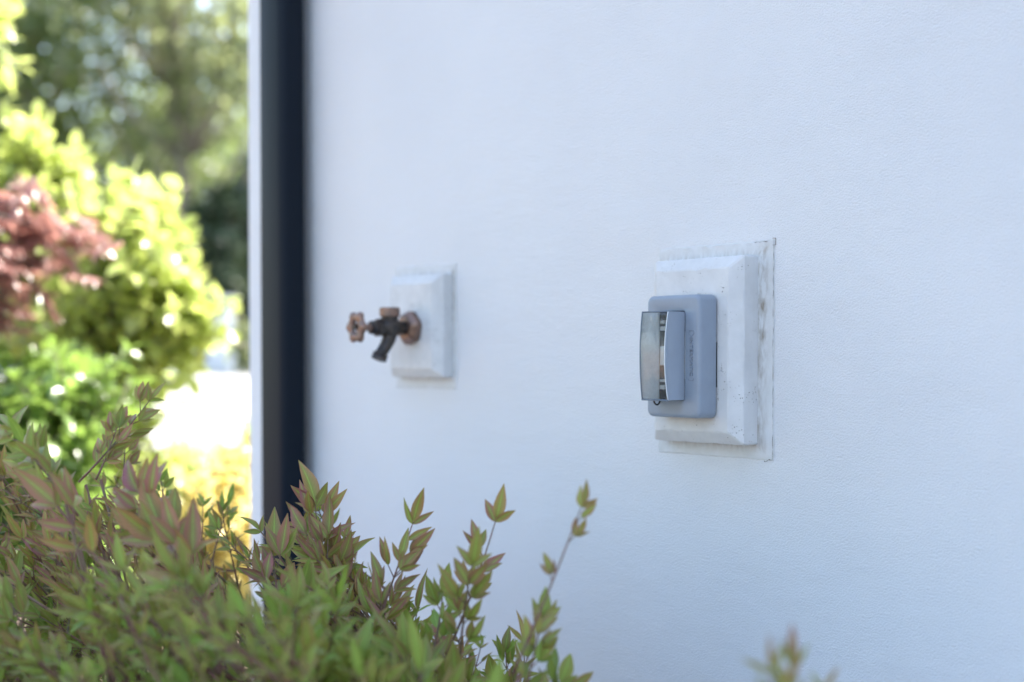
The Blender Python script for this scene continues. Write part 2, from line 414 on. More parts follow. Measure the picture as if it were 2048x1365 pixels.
# ---------------------------------------------------------------- outlet cover
cs, cz = .107, .8225
oc = thing('outlet_cover', 'grey plastic weatherproof outlet cover with clear bulging lid on the larger concrete block', 'outlet cover', WP(cs, 0, cz), WRZ)
F0 = .0415
def rr(s0, s1, z0, z1, r, o): return rrect(s0 - cs, s1 - cs, z0 - cz, z1 - cz, r, o, 6)
bm = bmesh.new(); loft(bm, [rr(.0625, .152, .827, .977, .006, F0), rr(.0625, .152, .827, .977, .006, .0465)])
box(bm, (.0595 - cs, F0, .862 - cz), (.0625 - cs, .0455, .92 - cz), .0005)
bm_obj('gasket', bm, M_gasket, oc, True, 35)
S0, S1, Z0, Z1 = .0588, .1555, .8225, .981
rings = [rr(S0 + .002, S1 - .002, Z0 + .002, Z1 - .002, .008, .0452), rr(S0, S1, Z0, Z1, .009, .0452), rr(S0 + .0004, S1 - .0004, Z0 + .0004, Z1 - .0004, .009, .0698)]
for k in range(1, 7):
    a = R(90 * k / 6); ins = .0005 + .0052 * (1 - math.cos(a)); o = .0698 + .0052 * math.sin(a)
    rings.append(rr(S0 + ins, S1 - ins, Z0 + ins, Z1 - ins, .009 - ins * .35, o))
OS0, OS1, OZ0, OZ1 = .0848, .1335, .8453, .9602
rings += [rr(OS0 - .0012, OS1 + .0012, OZ0 - .0012, OZ1 + .0012, .004, .0752), rr(OS0, OS1, OZ0, OZ1, .003, .0745), rr(OS0, OS1, OZ0, OZ1, .003, .049)]
bm = bmesh.new(); loft(bm, rings, True, False); bm_obj('frame', bm, M_grey, oc, True, 50)
# interior: dark cavity with pale ribs and a white device
bm = bmesh.new(); loft(bm, [rr(OS0 + .0006, OS1 - .0006, OZ0 + .0006, OZ1 - .0006, .003, .0735), rr(OS0 + .0006, OS1 - .0006, OZ0 + .0006, OZ1 - .0006, .003, .0495)], False, True)
bm_obj('cavity', bm, M_inner, oc)
for zc, hh in ((.9465, .0045), (.938, .0055), (.870, .0035), (.8615, .0055)):
    bm = bmesh.new(); box(bm, (.1240 - cs, .051, zc - hh / 2 - cz), (.1328 - cs, .0725, zc + hh / 2 - cz), .0004); bm_obj('rib', bm, M_rib, oc)
dev = bm = bmesh.new(); box(bm, (.093 - cs, .0497, .872 - cz), (.1275 - cs, .0535, .934 - cz), .001); dv_ = bm_obj('receptacle', bm, M_rib, oc)
bm = bmesh.new(); box(bm, (.121 - cs, .0537, .890 - cz), (.1328 - cs, .0725, .9150 - cz), .0012)
bm_obj('switch', bm, M_white, dv_)
# lid: side walls in light grey, clear front
LS0, LS1, LZ0, LZ1 = .0858, .1332, .8460, .9588
zm, zh = (LZ0 + LZ1) / 2, (LZ1 - LZ0) / 2
def dep(z, k=1): return k * .0022 * (1 - ((z - zm) / zh) ** 2)
def lo(z, o): return o + .0040 * (1 - ((z - zm) / zh) ** 2)
def lid_section(bm, s0, s1, th, o_in, o_out, parts):
    pass
nz = 24
for sx, sg in ((LS0, 1), (LS1, -1)):
    bm = bmesh.new()
    inner, outer_ = [], []
    for i in range(nz + 1):
        z = LZ0 + (LZ1 - LZ0) * i / nz
        inner.append(z)
    V = {}
    for i, z in enumerate(inner):
        of = lo(z, .1035)
        for j, (ds, o) in enumerate(((0, .0735), (0, of), (.0012, of), (.0012, .0735))):
            V[i, j] = bm.verts.new((sx + sg * ds + (dep(z, .35 if o < .08 else 1) if sg > 0 else 0) - cs, o, z - cz))
    for i in range(nz):
        for j in range(4): bm.faces.new((V[i, j], V[i, (j + 1) % 4], V[i + 1, (j + 1) % 4], V[i + 1, j]))
    bm.faces.new([V[0, j] for j in range(4)]); bm.faces.new([V[nz, j] for j in range(4)])
    bm_obj('lid_side', bm, M_smoke if sx == LS0 else M_pside, oc, True, 40)
lidroot = None
bm = bmesh.new()   # clear front, wrapped over at top and bottom with a rim
prof = [(LZ0 + .0006, .0740), (LZ0 + .0003, .085)] + [(LZ0 + .0003, .1000), (LZ0 + .0009, .1028), (LZ0 + .0025, .1040)]
prof = [(z, o) for z, o in prof]
midp = [(LZ0 + .0025 + (LZ1 - LZ0 - .005) * i / 24, None) for i in range(1, 24)]
full = [(z, o) for z, o in prof] + [(z, lo(z, .1037)) for z, _ in midp] + [(LZ0 + LZ1 - z, o) for z, o in prof[::-1]]
full = [(z, o + (.0003)) for z, o in full]
va = []
for z, o in full:
    row = []
    for s in np.linspace(LS0 + .0002 + dep(z), LS1 - .0002, 9):
        e = (2 * (s - LS0) / (LS1 - LS0) - 1); row.append(bm.verts.new((s - cs, o + (.0014 * (1 - e * e) if .09 < o else 0), z - cz)))
    va.append(row)
for r0, r1 in zip(va, va[1:]):
    for i in range(8): bm.faces.new((r0[i], r0[i + 1], r1[i + 1], r1[i]))
bm_obj('clear_lid', bm, M_clear, oc, True, 45)
# slim rim round the lid edge
M_rim = plastic('lid_edge_plastic', (.62, .66, .68), .25)
M_rim2 = plastic('dark_lid_edge', (.16, .2, .25), .25)
def rimpath(s): return [(s - cs + (dep(LZ0 + (LZ1 - LZ0) * i / 24) if s < .1 else 0), lo(LZ0 + (LZ1 - LZ0) * i / 24, .1040), LZ0 + (LZ1 - LZ0) * i / 24 - cz) for i in range(25)]
bm = bmesh.new(); tube(bm, rimpath(LS0 + .0004), .0008, 8); bm_obj('lid_rim', bm, M_rim, oc, True)
bm = bmesh.new(); tube(bm, rimpath(LS1 - .0004), .0008, 8)
tube(bm, [(LS0 - cs, .1040, LZ1 - cz), (LS1 - cs, .1040, LZ1 - cz)], .0009, 8)
tube(bm, [(LS0 - cs, .1040, LZ0 - cz), (LS1 - cs, .1040, LZ0 - cz)], .0011, 8)
bm_obj('lid_rim', bm, M_rim2, oc, True)
# hasp loop below the lid
bm = bmesh.new(); tube(bm, [(.126 - cs, .084 + .0055 * math.cos(a), .8455 - cz + .0065 * math.sin(a)) for a in np.linspace(0, -math.pi, 9)], .0012, 6)
bm_obj('hasp', bm, M_gasket, oc, True)
# raised lettering, reading downward
cu = bpy.data.curves.new('lettering', 'FONT'); cu.body = 'INTERMATIC'; cu.size = .0078; cu.extrude = .0008; cu.bevel_depth = .00012; cu.space_character = 1.12
cu.align_x = 'LEFT'; cu.align_y = 'CENTER'
tmp = bpy.data.objects.new('tmp', cu); C.objects.link(tmp); dg = bpy.context.evaluated_depsgraph_get()
me = bpy.data.meshes.new_from_object(tmp.evaluated_get(dg)); bpy.data.objects.remove(tmp); me.name = 'lettering'
xs = [v.co.x for v in me.vertices]; wdt = max(xs) - min(xs); x0 = min(xs)
for v in me.vertices:
    tx, ty, tz = v.co; u = (tx - x0) / wdt * .049
    v.co = (.0735 - cs - ty * .95, .0753 + tz, .9255 - u - cz)
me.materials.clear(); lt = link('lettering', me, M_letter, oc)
bm = bmesh.new()
pen = [(.0700, .9345), (.0775, .9345), (.0785, .9310), (.0740, .9268), (.0695, .9300), (.0700, .9345)]
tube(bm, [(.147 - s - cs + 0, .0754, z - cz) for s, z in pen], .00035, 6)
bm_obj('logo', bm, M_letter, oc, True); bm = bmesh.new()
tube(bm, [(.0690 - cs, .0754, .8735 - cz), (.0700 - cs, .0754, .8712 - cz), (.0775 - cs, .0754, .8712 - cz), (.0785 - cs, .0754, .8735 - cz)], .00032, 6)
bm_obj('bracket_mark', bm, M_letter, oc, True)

# ---------------------------------------------------------------- hose tap
hs, hz = .7475, .949
ht = thing('hose_tap', 'old bronze and dark brass garden hose tap on the smaller concrete block', 'tap', WP(hs, 0, hz), WRZ)
Y = (0, 1, 0)
bm = bmesh.new(); loft(bm, lathe_rings([(.034, .024), (.036, .0265), (.044, .0270), (.047, .0250), (.052, .018)], (0, 0, 0), Y, 48, 6, .05)); bm_obj('flange', bm, M_bronze, ht, True, 35)
bm = bmesh.new()
loft(bm, lathe_rings([(.050, .012), (.056, .0105), (.066, .013), (.074, .0165), (.086, .017), (.093, .0135), (.097, .0115)], (0, 0, 0), Y, 24))
loft(bm, lathe_rings([(.0, .0125), (.010, .0135), (.020, .0145), (.0245, .0145)], (0, .080, 0), (0, 0, 1), 24))
bm_obj('body', bm, M_dark, ht, True, 40)
bm = bmesh.new(); loft(bm, lathe_rings([(.0, .0150), (.0015, .0168), (.0135, .0168), (.0152, .0155), (.0153, .009), (.0145, .0075)], (0, .080, .0180), (0, 0, 1), 32)); bm_obj('vacuum_breaker_cap', bm, M_bronze, ht, True, 35)
bm = bmesh.new(); loft(bm, lathe_rings([(.096, .0148), (.107, .0148), (.108, .012)], (0, 0, 0), Y, 6)); loft(bm, lathe_rings([(.108, .0115), (.117, .0110), (.1185, .009)], (0, 0, 0), Y, 20))
bm_obj('packing_nut', bm, M_dark, ht, True, 30)
bm = bmesh.new(); loft(bm, lathe_rings([(.1185, .0065), (.124, .0050), (.131, .0045), (.138, .0075), (.141, .0085)], (0, 0, 0), Y, 16)); bm_obj('stem', bm, M_bronze, ht, True, 35)
hw = bmesh.new()
nn, mm = 72, 10; gridv = []
for i in range(nn):
    a = 2 * math.pi * i / nn; Rr = .0172 * (1 + .07 * math.cos(6 * a)); row = []
    for j in range(mm):
        p = 2 * math.pi * j / mm; r = .0078 * (1 + .18 * math.cos(6 * a))
        row.append(hw.verts.new(((Rr + r * math.cos(p)) * math.cos(a), .144 + .7 * r * math.sin(p), (Rr + r * math.cos(p)) * math.sin(a))))
    gridv.append(row)
for i in range(nn):
    for j in range(mm): hw.faces.new((gridv[i][j], gridv[(i + 1) % nn][j], gridv[(i + 1) % nn][(j + 1) % mm], gridv[i][(j + 1) % mm]))
for k in range(3):
    a = k * 2 * math.pi / 3 + .4
    tube(hw, [(0, .1405, 0), (.010 * math.cos(a), .1415, .010 * math.sin(a)), (.0185 * math.cos(a), .143, .0185 * math.sin(a))], [.0045, .0034, .004], 8)
bm_obj('handwheel', hw, M_bronze, ht, True, 60)
bm = bmesh.new(); loft(bm, lathe_rings([(0, .004), (.004, .0038), (.0048, .003)], (0, .1445, 0), Y, 12)); bm_obj('wheel_screw', bm, M_dark, ht, True, 30)
sp_p = [(0, .079, -.004), (0, .0825, -.020), (0, .089, -.031), (0, .098, -.043)]
bm = bmesh.new(); tube(bm, sp_p, [.0135, .0112, .0102, .0098], 18)
dirn = (Vector(sp_p[-1]) - Vector(sp_p[-2])).normalized()
loft(bm, lathe_rings([(-.002, .0098), (.0, .0128), (.0025, .0128), (.003, .0115), (.0055, .0128), (.0095, .0128), (.0098, .0095)], sp_p[-1], (0, .45, -1), 24))
bm_obj('spout', bm, M_dark, ht, True, 40)

# ---------------------------------------------------------------- leaves
def template(rows, cols, shape='lance'):
    vs = np.linspace(0, 1, rows); us = np.linspace(-1, 1, cols); T = []
    for v in vs:
        if shape == 'lance': wv = max(.03, (math.sin(math.pi * v ** .82) ** .9) * (1 - .28 * v) if 0 < v < 1 else .03)
        elif shape == 'oval': wv = max(.04, math.sin(math.pi * v ** .9) ** .7 if 0 < v < 1 else .04)
        else: wv = max(.04, 1 - abs(2 * v - 1))
        for u in us: T.append((u, v, wv))
    F = [(r * cols + c, r * cols + c + 1, (r + 1) * cols + c + 1, (r + 1) * cols + c) for r in range(rows - 1) for c in range(cols - 1)]
    return np.array(T), np.array(F)
T_near = template(9, 5); T_mid = template(5, 3, 'oval'); T_far = template(3, 2, 'd')
def build_leaves(name, Lf, m, parent, tpl, fold=.35, droop=.25):
    """Lf: list of (base, dir, normal, length, halfwidth, tint rgb)"""
    T, F = tpl
    B = np.array([l[0] for l in Lf]); D = np.array([l[1] for l in Lf]); Nn = np.array([l[2] for l in Lf])
    Ln = np.array([l[3] for l in Lf])[:, None, None]; Wd = np.array([l[4] for l in Lf])[:, None, None]; Tn = np.array([l[5] for l in Lf])
    D = D / np.linalg.norm(D, axis=1, keepdims=True)
    Nn = Nn - D * np.sum(Nn * D, 1, keepdims=True); Nn /= np.linalg.norm(Nn, axis=1, keepdims=True) + 1e-9
    S = np.cross(D, Nn)
    n = len(Lf); u = T[None, :, 0:1]; v = T[None, :, 1:2]; wv = T[None, :, 2:3]
    dr = rng.normal(droop, .26, (n, 1, 1)); fo = rng.normal(fold, .15, (n, 1, 1)); tw = rng.normal(0, .25, (n, 1, 1))
    h = -dr * Ln * v ** 2 + fo * np.abs(u) * wv * Wd + tw * u * wv * Wd * v + .06 * Wd * np.sin(v * 14 + rng.uniform(0, 6, (n, 1, 1))) * np.abs(u)
    P = B[:, None] + D[:, None] * (v * Ln) + S[:, None] * (u * wv * Wd) + Nn[:, None] * h
    K = len(T); verts = P.reshape(-1, 3); faces = (F[None] + (np.arange(n) * K)[:, None, None]).reshape(-1, 4)
    me = bpy.data.meshes.new(name); me.vertices.add(len(verts)); me.vertices.foreach_set('co', verts.ravel())
    nf = len(faces); me.loops.add(nf * 4); me.loops.foreach_set('vertex_index', faces.ravel()); me.polygons.add(nf)
    me.polygons.foreach_set('loop_start', np.arange(nf) * 4); me.polygons.foreach_set('loop_total', np.full(nf, 4))
    uvv = np.tile(np.stack([(T[:, 0] + 1) / 2, T[:, 1]], 1), (n, 1))
    ul = me.uv_layers.new(name='uv'); ul.data.foreach_set('uv', uvv[faces.ravel()].ravel())
    ca = me.color_attributes.new('tint', 'FLOAT_COLOR', 'POINT')
    cc = np.concatenate([np.repeat(Tn, K, 0), np.ones((n * K, 1))], 1); ca.data.foreach_set('color', cc.ravel())
    me.validate(); o = link(name, me, m, parent, True); return o
def rv(): 
    v = rng.normal(0, 1, 3); return v / np.linalg.norm(v)
def unit(v): v = np.array(v, float); return v / (np.linalg.norm(v) + 1e-9)

def sprig(L, S, tip, dirn, length, leaf, red, groups=4, wide=.30, bend=.15, rad=.0011, triple=True, both=True, face=None):
    """a nandina spray: stem ending at tip, tri-leaf groups along it; appended to leaf list L and stem list S"""
    tip = np.array(tip, float); dirn = unit(dirn); side = unit(np.cross(dirn, rv()))
    pts = []
    for k in range(7):
        q = 1 - k / 6
        pts.append(tip - dirn * length * q + side * bend * length * (q * q) + np.array([0, 0, -.3]) * bend * length * q * q)
    pts = pts if pts[0][2] < pts[-1][2] or True else pts
    S.append((pts, [rad * (1.5 - .9 * k / 6) for k in range(7)]))
    P = np.array(pts)
    def at(q):
        x = q * 6; i = min(int(x), 5); return P[i] + (P[i + 1] - P[i]) * (x - i), unit(P[i + 1] - P[i])
    def leaf_at(p, d, sc=1):
        nrm = unit(rv() * .55 + np.array(face if face is not None else (0, -.55, .75)))
        l = leaf * sc * rng.uniform(.78, 1.15)
        tr = float(np.clip(red + rng.normal(0, .2), 0, 1))
        L.append((p, d, nrm, l, l * wide * .5 * rng.uniform(.85, 1.15), (tr, rng.uniform(.3, .75), rng.uniform(0, 1))))
    p, d = at(1)
    leaf_at(p, unit(d + rv() * .15), 1.1)
    a = unit(np.cross(d, (0, -1, .15) if rng.random() < .7 else rv()))
    for sg in (-1, 1): leaf_at(p - d * .003, unit(d * .8 + a * sg * .65 + rv() * .12), .75)
    for g in range(1, groups):
        q = 1 - g / groups * .92
        p, d = at(q); a = unit(np.cross(d, unit(np.array((0, -1, 0)) + rv() * .6)))
        for sg in (-1, 1):
            if not both and rng.random() < .5: continue
            dd = unit(d * .85 + a * sg * .6 + rv() * .2)
            if triple and rng.random() < .75:
                pl = leaf * rng.uniform(.25, .5); e = p + dd * pl
                S.append(([p, p + dd * pl * .5, e], [rad * .7, rad * .6, rad * .5]))
                leaf_at(e, unit(dd + d * .3), .95); bb_ = unit(np.cross(dd, rv()))
                for s2 in (-1, 1): leaf_at(e - dd * .002, unit(dd * .7 + bb_ * s2 * .6 + d * .25), .7)
            else: leaf_at(p, dd, .85)
def build_stems(name, S, m, parent, n=5):
    bm = bmesh.new()
    for pts, r in S: tube(bm, [tuple(p) for p in pts], r, n)
    return bm_obj(name, bm, m, parent, True)
def px(x, y, Y):
    """helper for laying out shoots: point seen at photo pixel x,y at distance Y"""
    return np.array(((x - 1024) / 2844.4 * Y * 1.0, Y, CAM_Z - (y - 716) / 2844.4 * Y))

# big bush at the left
def bush_h(x, y):
    T = np.interp(x / y, [-.50, -.36, -.28, -.215, -.14, -.10, 0, .03], [960, 985, 985, 1080, 1090, 1210, 1320, 1400])
    k = 165 * (1.85 - y) / .7
    if x / y < -.24 and y < 1.62: k += 190 * min(1, (-.24 - x / y) / .08) * min(1, (1.62 - y) / .15)
    return .9 - y * (T + k - 716) / 2844 + .016 * math.sin(x * 19 + y * 7) + .018 * math.sin(x * 41 - y * 23)
def shrub(name, label, group, root_loc, L, S, lm, sm, tpl, lname='leaves', cat='shrub', fold=.35, droop=.25, sname='stems'):
    r = thing(name, label, cat, root_loc, 0, group)
    off = np.array(root_loc)
    L = [(l[0] - off, *l[1:]) for l in L]; S = [([np.array(p) - off for p in pts], rr_) for pts, rr_ in S]
    build_leaves(lname, L, lm, r, tpl, fold, droop); build_stems(sname, S, sm, r)
    return r
BG = 'heavenly bamboo shrubs in front of the white wall'
L, S = [], []
for i in range(740):
    y = rng.uniform(1.12, 2.0); x = rng.uniform(-1.15, .03)
    if np.dot(np.array((x, y)) - np.array(P0[:2]), np.array(WN[:2])) < .10: continue
    lay = rng.random() ** 1.5 * .26
    z = bush_h(x, y) - lay + abs(rng.normal(0, .012))
    lean = -.55 if x < -.2 else .02
    red = .95 if y > 1.5 and rng.random() < .75 else .4
    if lay > .08: red *= .5
    d = (lean + rng.normal(0, .25), rng.normal(-.1, .3), rng.uniform(.45, .95))
    sprig(L, S, (x, y, z), d, rng.uniform(.11, .22), rng.uniform(.022, .044), red, 5, rng.uniform(.23, .33), rad=.0013)
# canes from the ground
for i in range(46):
    x0, y0 = rng.uniform(-.8, -.2), rng.uniform(1.25, 1.8); x1, y1 = x0 + rng.normal(0, .2), y0 + rng.normal(0, .15)
    z1 = bush_h(x1, y1) - .1
    S.append(([np.array((x0 + (x1 - x0) * q ** 1.5, y0 + (y1 - y0) * q ** 1.5, z1 * q)) for q in np.linspace(0, 1, 7)], [.006 - .0006 * k for k in range(7)]))
# hero shoots of the big bush
def hero(tip, base, Y0, Y1, leaf, red, groups, wide=.4, both=True, LL=None, SS=None, face=(0, -1, .2), **k):
    a, b = px(*tip, Y0), px(*base, Y1)
    r0 = np.array((b[0] + .10 * np.sign(-.1 - b[0]), b[1] + .03, 0.0)); q_ = np.linspace(0, 1, 7)
    (S if SS is None else SS).append(([r0 + (b - r0) * np.array((q ** 1.8, q ** 1.8, q)) for q in q_], [.0032 - .0002 * k_ for k_ in range(7)]))
    d = a - b; sprig(L if LL is None else LL, S if SS is None else SS, a, d, np.linalg.norm(d), leaf, red, groups, wide, .08, face=face, both=both, **k)
hero((630, 1010), (640, 1190), 1.76, 1.74, .050, .85, 4, .38)
hero((655, 1075), (650, 1260), 1.74, 1.70, .052, .95, 4, .36)
hero((690, 1075), (650, 1220), 1.80, 1.75, .030, .95, 4, .36)
hero((545, 1110), (560, 1250), 1.68, 1.62, .052, .9, 3, .36)
hero((300, 800), (170, 970), 1.90, 1.85, .034, .7, 6, .40)
hero((235, 850), (200, 960), 1.88, 1.85, .032, .8, 4, .42)
hero((60, 900), (140, 1030), 1.60, 1.55, .040, .5, 4, .36)
hero((25, 860), (130, 1010), 1.55, 1.50, .046, .45, 5, .34)
hero((275, 985), (340, 1120), 1.50, 1.45, .060, .95, 3, .36)
hero((110, 1010), (230, 1160), 1.45, 1.40, .056, .95, 3, .36)
hero((320, 1060), (400, 1200), 1.46, 1.40, .058, .95, 4, .38)
hero((320, 960), (330, 1040), 2.0, 1.95, .028, .2, 3, .4)
hero((455, 1010), (420, 1120), 2.05, 2.0, .030, .2, 4, .3)
hero((405, 1010), (400, 1130), 2.05, 2.0, .030, .2, 3, .3)
hero((250, 880), (240, 1010), 1.95, 1.9, .026, .7, 4, .45)
shrub('heavenly_bamboo_shrub', 'large dense green and bronze leaved shrub filling the lower left corner', BG, (-.5, 1.5, 0), L, S, M_nandina, M_stem, T_near, fold=.3, droop=.18)

# upright shoots to the right
L, S = [], []
hero((826, 1045), (745, 1290), 1.62, 1.60, .038, .7, 6, .33, both=False)
hero((800, 1120), (735, 1300), 1.60, 1.58, .038, .8, 5, .33, both=False)
hero((992, 1040), (905, 1340), 1.55, 1.55, .034, .8, 7, .40, both=False)
hero((945, 1130), (900, 1340), 1.45, 1.50, .034, .6, 5, .42)
hero((885, 1190), (870, 1340), 1.55, 1.52, .034, .35, 4, .40)
hero((1165, 1010), (1040, 1350), 1.38, 1.34, .028, .8, 8, .38, both=False, triple=True)
hero((1085, 1240), (1040, 1420), 1.40, 1.38, .030, .5, 5, .42)
hero((1120, 1370), (1060, 1480), 1.40, 1.36, .036, .4, 4, .40)
for i in range(110):
    y = rng.uniform(1.25, 1.9); x = rng.uniform(-.2, .035) - .02
    z = bush_h(x, y) - rng.random() ** 1.5 * .2
    sprig(L, S, (x, y, z), (rng.normal(.1, .3), rng.normal(-.1, .3), rng.uniform(.6, 1)), rng.uniform(.08, .15), rng.uniform(.032, .044), .35, 4, .4)
for i in range(14):
    x0, y0 = rng.uniform(-.15, -.02), rng.uniform(1.4, 1.7); x1, y1 = x0 + rng.normal(.03, .07), y0 + rng.normal(0, .1)
    S.append(([np.array((x0 + (x1 - x0) * q ** 1.5, y0 + (y1 - y0) * q ** 1.5, .5 * q)) for q in np.linspace(0, 1, 6)], [.005 - .0006 * k for k in range(6)]))
shrub('heavenly_bamboo_shrub', 'smaller shrub with thin upright shoots reaching right across the lower middle of the wall', BG, (-.09, 1.55, 0), L, S, M_nandina, M_stem, T_near, fold=.3, droop=.15)

# nearest one, only its tips in view at the bottom right
L, S = [], []
hero((1545, 1345), (1575, 1480), .98, .98, .028, .7, 2, .26)
hero((1590, 1330), (1585, 1500), 1.0, .98, .030, .6, 2, .26)
hero((1650, 1385), (1600, 1500), 1.02, 1.0, .024, .8, 2, .26)
for i in range(34):
    x, y = rng.uniform(.10, .30), rng.uniform(.88, 1.15); z = rng.uniform(.2, .36)
    sprig(L, S, (x, y, z), (rng.normal(0, .4), rng.normal(0, .4), 1), .12, .034, .35, 4, .38)
for i in range(8):
    x1, y1 = .2 + rng.normal(0, .05), 1.0 + rng.normal(0, .05)
    S.append(([np.array((.2 + (x1 - .2) * q, 1.0 + (y1 - 1.0) * q, .42 * q)) for q in np.linspace(0, 1, 6)], [.005 - .0006 * k for k in range(6)]))
shrub('heavenly_bamboo_shrub', 'blurred leaf tips of the nearest shrub at the bottom right edge', BG, (.2, 1.0, 0), L, S, M_nandina, M_stem, T_near, fold=.3, droop=.15)

# ---------------------------------------------------------------- garden beyond the corner
def mass(envelope, count, leaf, wide, tint, up=.6, spray=5, spl=.22, pair=True):
    """sprays of leaves filling an envelope function () -> (point, outward)"""
    L, S = [], []
    for i in range(count):
        p, outw = envelope(); p = p + rng.normal(0, leaf * .55, 3) * (1, 1, 1.3); p[2] = max(p[2], .05)
        d = unit(np.array(outw) + np.array((0, 0, up)) + rv() * .35); l = spl * rng.uniform(.6, 1.2)
        b = p - d * l
        S.append(([b, (b + p) / 2 + rv() * .01, p], [.004, .003, .0015]))
        for k in range(spray):
            q = (k + .6) / spray; c = b + d * l * q; a = unit(np.cross(d, rv()))
            for sg in ((-1, 1) if pair else (1,)):
                ll = leaf * rng.uniform(.65, 1.2)
                L.append((c, unit(d * .55 + a * sg), unit(rv() * .6 + (0, 0, 1)), ll, ll * wide * .5, (rng.uniform(0, 1), rng.uniform(.3, .8), rng.random())))
        L.append((p, d, unit(rv() + (0, 0, 1)), leaf, leaf * wide * .5, (rng.uniform(0, 1), rng.uniform(.3, .8), rng.random())))
    return L, S
def ell(c, r, shell=.55, zmin=0):
    c = np.array(c); r = np.array(r)
    def f():
        while True:
            o = rv(); k = rng.uniform(shell, 1) if rng.random() < .85 else rng.uniform(.1, shell)
            p = c + o * r * k
            if p[2] > zmin: return p, o
    return f
def multi(fs, ws):
    ws = np.cumsum(np.array(ws) / sum(ws))
    def f(): return fs[int(np.searchsorted(ws, rng.random()))]()
    return f
def canes(S, root, tops, r=.014):
    for tp in tops:
        S.append(([np.array(root) + (np.array(tp) - np.array(root)) * np.array((q ** 1.4, q ** 1.4, q)) for q in np.linspace(0, 1, 6)], [r * (1.2 - .15 * k) for k in range(6)]))
GG = 'golden leaved shrubs beyond the house corner'
# right golden shrub
L, S = mass(multi([ell((-1.24, 4.6, 1.12), (.19, .3, .36), .2), ell((-1.20, 4.6, 1.36), (.08, .14, .16), .1), ell((-1.08, 4.55, 1.06), (.07, .2, .22), .1), ell((-1.36, 4.6, .85), (.27, .3, .34), .2), ell((-1.28, 4.5, .55), (.24, .3, .28), .2)], [5.5, 1.2, 1.4, 3.6, 2.6]), 560, .070, .60, None, .5, 5, .2)
canes(S, (-1.28, 4.6, 0), [(-1.26 + rng.normal(0, .07), 4.6 + rng.normal(0, .1), rng.uniform(.7, 1.2)) for _ in range(12)], .006)
shrub('golden_shrub', 'bright yellow green leafy shrub nearest the white house corner', GG, (-1.28, 4.6, 0), L, S, M_gold, M_bark, T_mid, fold=.15, droop=.2)
L, S = mass(multi([ell((-1.58, 4.9, 1.2), (.24, .3, .40), .2), ell((-1.62, 4.9, 1.52), (.12, .15, .20), .1)], [4, 1.6]), 270, .070, .60, None, .6, 5, .2)
canes(S, (-1.6, 4.9, 0), [(-1.6 + rng.normal(0, .15), 4.9 + rng.normal(0, .15), rng.uniform(.9, 1.6)) for _ in range(12)], .007)
shrub('golden_shrub', 'tall yellow green shrub rising behind the red maple at the left', GG, (-1.6, 4.9, 0), L, S, M_gold, M_bark, T_mid, fold=.15, droop=.2)
L, S = mass(multi([ell((-1.90, 4.9, 2.1), (.16, .3, .26)), ell((-2.0, 4.9, 1.5), (.22, .3, .5))], [2, 2]), 150, .075, .55, None, .6, 4, .2)
canes(S, (-2.0, 4.9, 0), [(-2.0 + rng.normal(0, .12), 4.9 + rng.normal(0, .15), rng.uniform(1.2, 2.1)) for _ in range(10)])
shrub('golden_shrub', 'yellow leaf branches cut off by the top left edge of the picture', GG, (-2.0, 4.9, 0), L, S, M_gold, M_bark, T_mid, fold=.15, droop=.2)
# green shrub in front
L, S = mass(multi([ell((-1.28, 4.0, .74), (.20, .3, .22)), ell((-1.5, 4.0, .6), (.3, .35, .35)), ell((-1.3, 4.0, .4), (.26, .4, .35), zmin=.05)], [3, 2, 2]), 330, .062, .55, None, .5, 4, .17)
canes(S, (-1.3, 4.0, 0), [(-1.3 + rng.normal(0, .2), 4.0 + rng.normal(0, .15), rng.uniform(.5, .9)) for _ in range(16)], .006)
shrub('green_shrub', 'mid green glossy shrub below the golden shrubs at the left', None, (-1.3, 4.0, 0), L, S, M_green, M_bark, T_mid, fold=.3, droop=.3)
MC = [(-1.42, 3.9, 1.30), (-1.50, 3.95, 1.20), (-1.36, 3.9, 1.24), (-1.44, 3.9, 1.10), (-1.34, 3.9, 1.13), (-1.6, 3.9, 1.33), (-1.58, 4.0, 1.0), (-1.46, 3.85, 1.0), (-1.40, 3.9, 1.30), (-1.28, 3.9, 1.25), (-1.30, 3.92, 1.16)]
# red maple: layered drooping sprays
L, S = [], []
for i in range(180):
    k = i % 11; c = np.array(MC[k])
    p = c + rng.normal(0, 1, 3) * (.09, .12, .025); d = unit((rng.normal(.5, .5), rng.normal(-.1, .5), -.25 + rng.normal(0, .12)))
    S.append(([c, (c + p - d * .12) / 2 + (0, 0, .01), p - d * .10, p], [.0025, .002, .0015, .001]))
    for j in range(6):
        q = p - d * .12 * j / 6
        for m_ in range(5):
            dd = unit(d * math.cos((m_ - 2) * .5) + unit(np.cross(d, (0, 0, 1))) * math.sin((m_ - 2) * .5) + rv() * .15 + (0, 0, -.2)); l = rng.uniform(.03, .05)
            L.append((q, dd, unit(rv() * .4 + (0, 0, 1)), l, l * .13, (rng.random(), rng.uniform(.3, .8), rng.random())))
mr = (-1.62, 3.95, 0)
S.append(([np.array((-1.62, 3.95, z)) + (.02 * math.sin(z * 5), 0, 0) for z in np.linspace(0, .9, 6)], [.03, .028, .026, .024, .022, .02]))
for c in MC:
    a = np.array((-1.62, 3.95, .88)); c = np.array(c); S.append(([a + (c - a) * (q, q, q ** .7) for q in np.linspace(0, 1, 6)], [.014, .011, .009, .006, .004, .002]))
shrub('maple_tree', 'small red leaved weeping maple at the left edge in front of the golden shrubs', None, mr, L, S, M_maple, M_bark, T_mid, 'crown', 'tree', .2, .2, 'trunk')
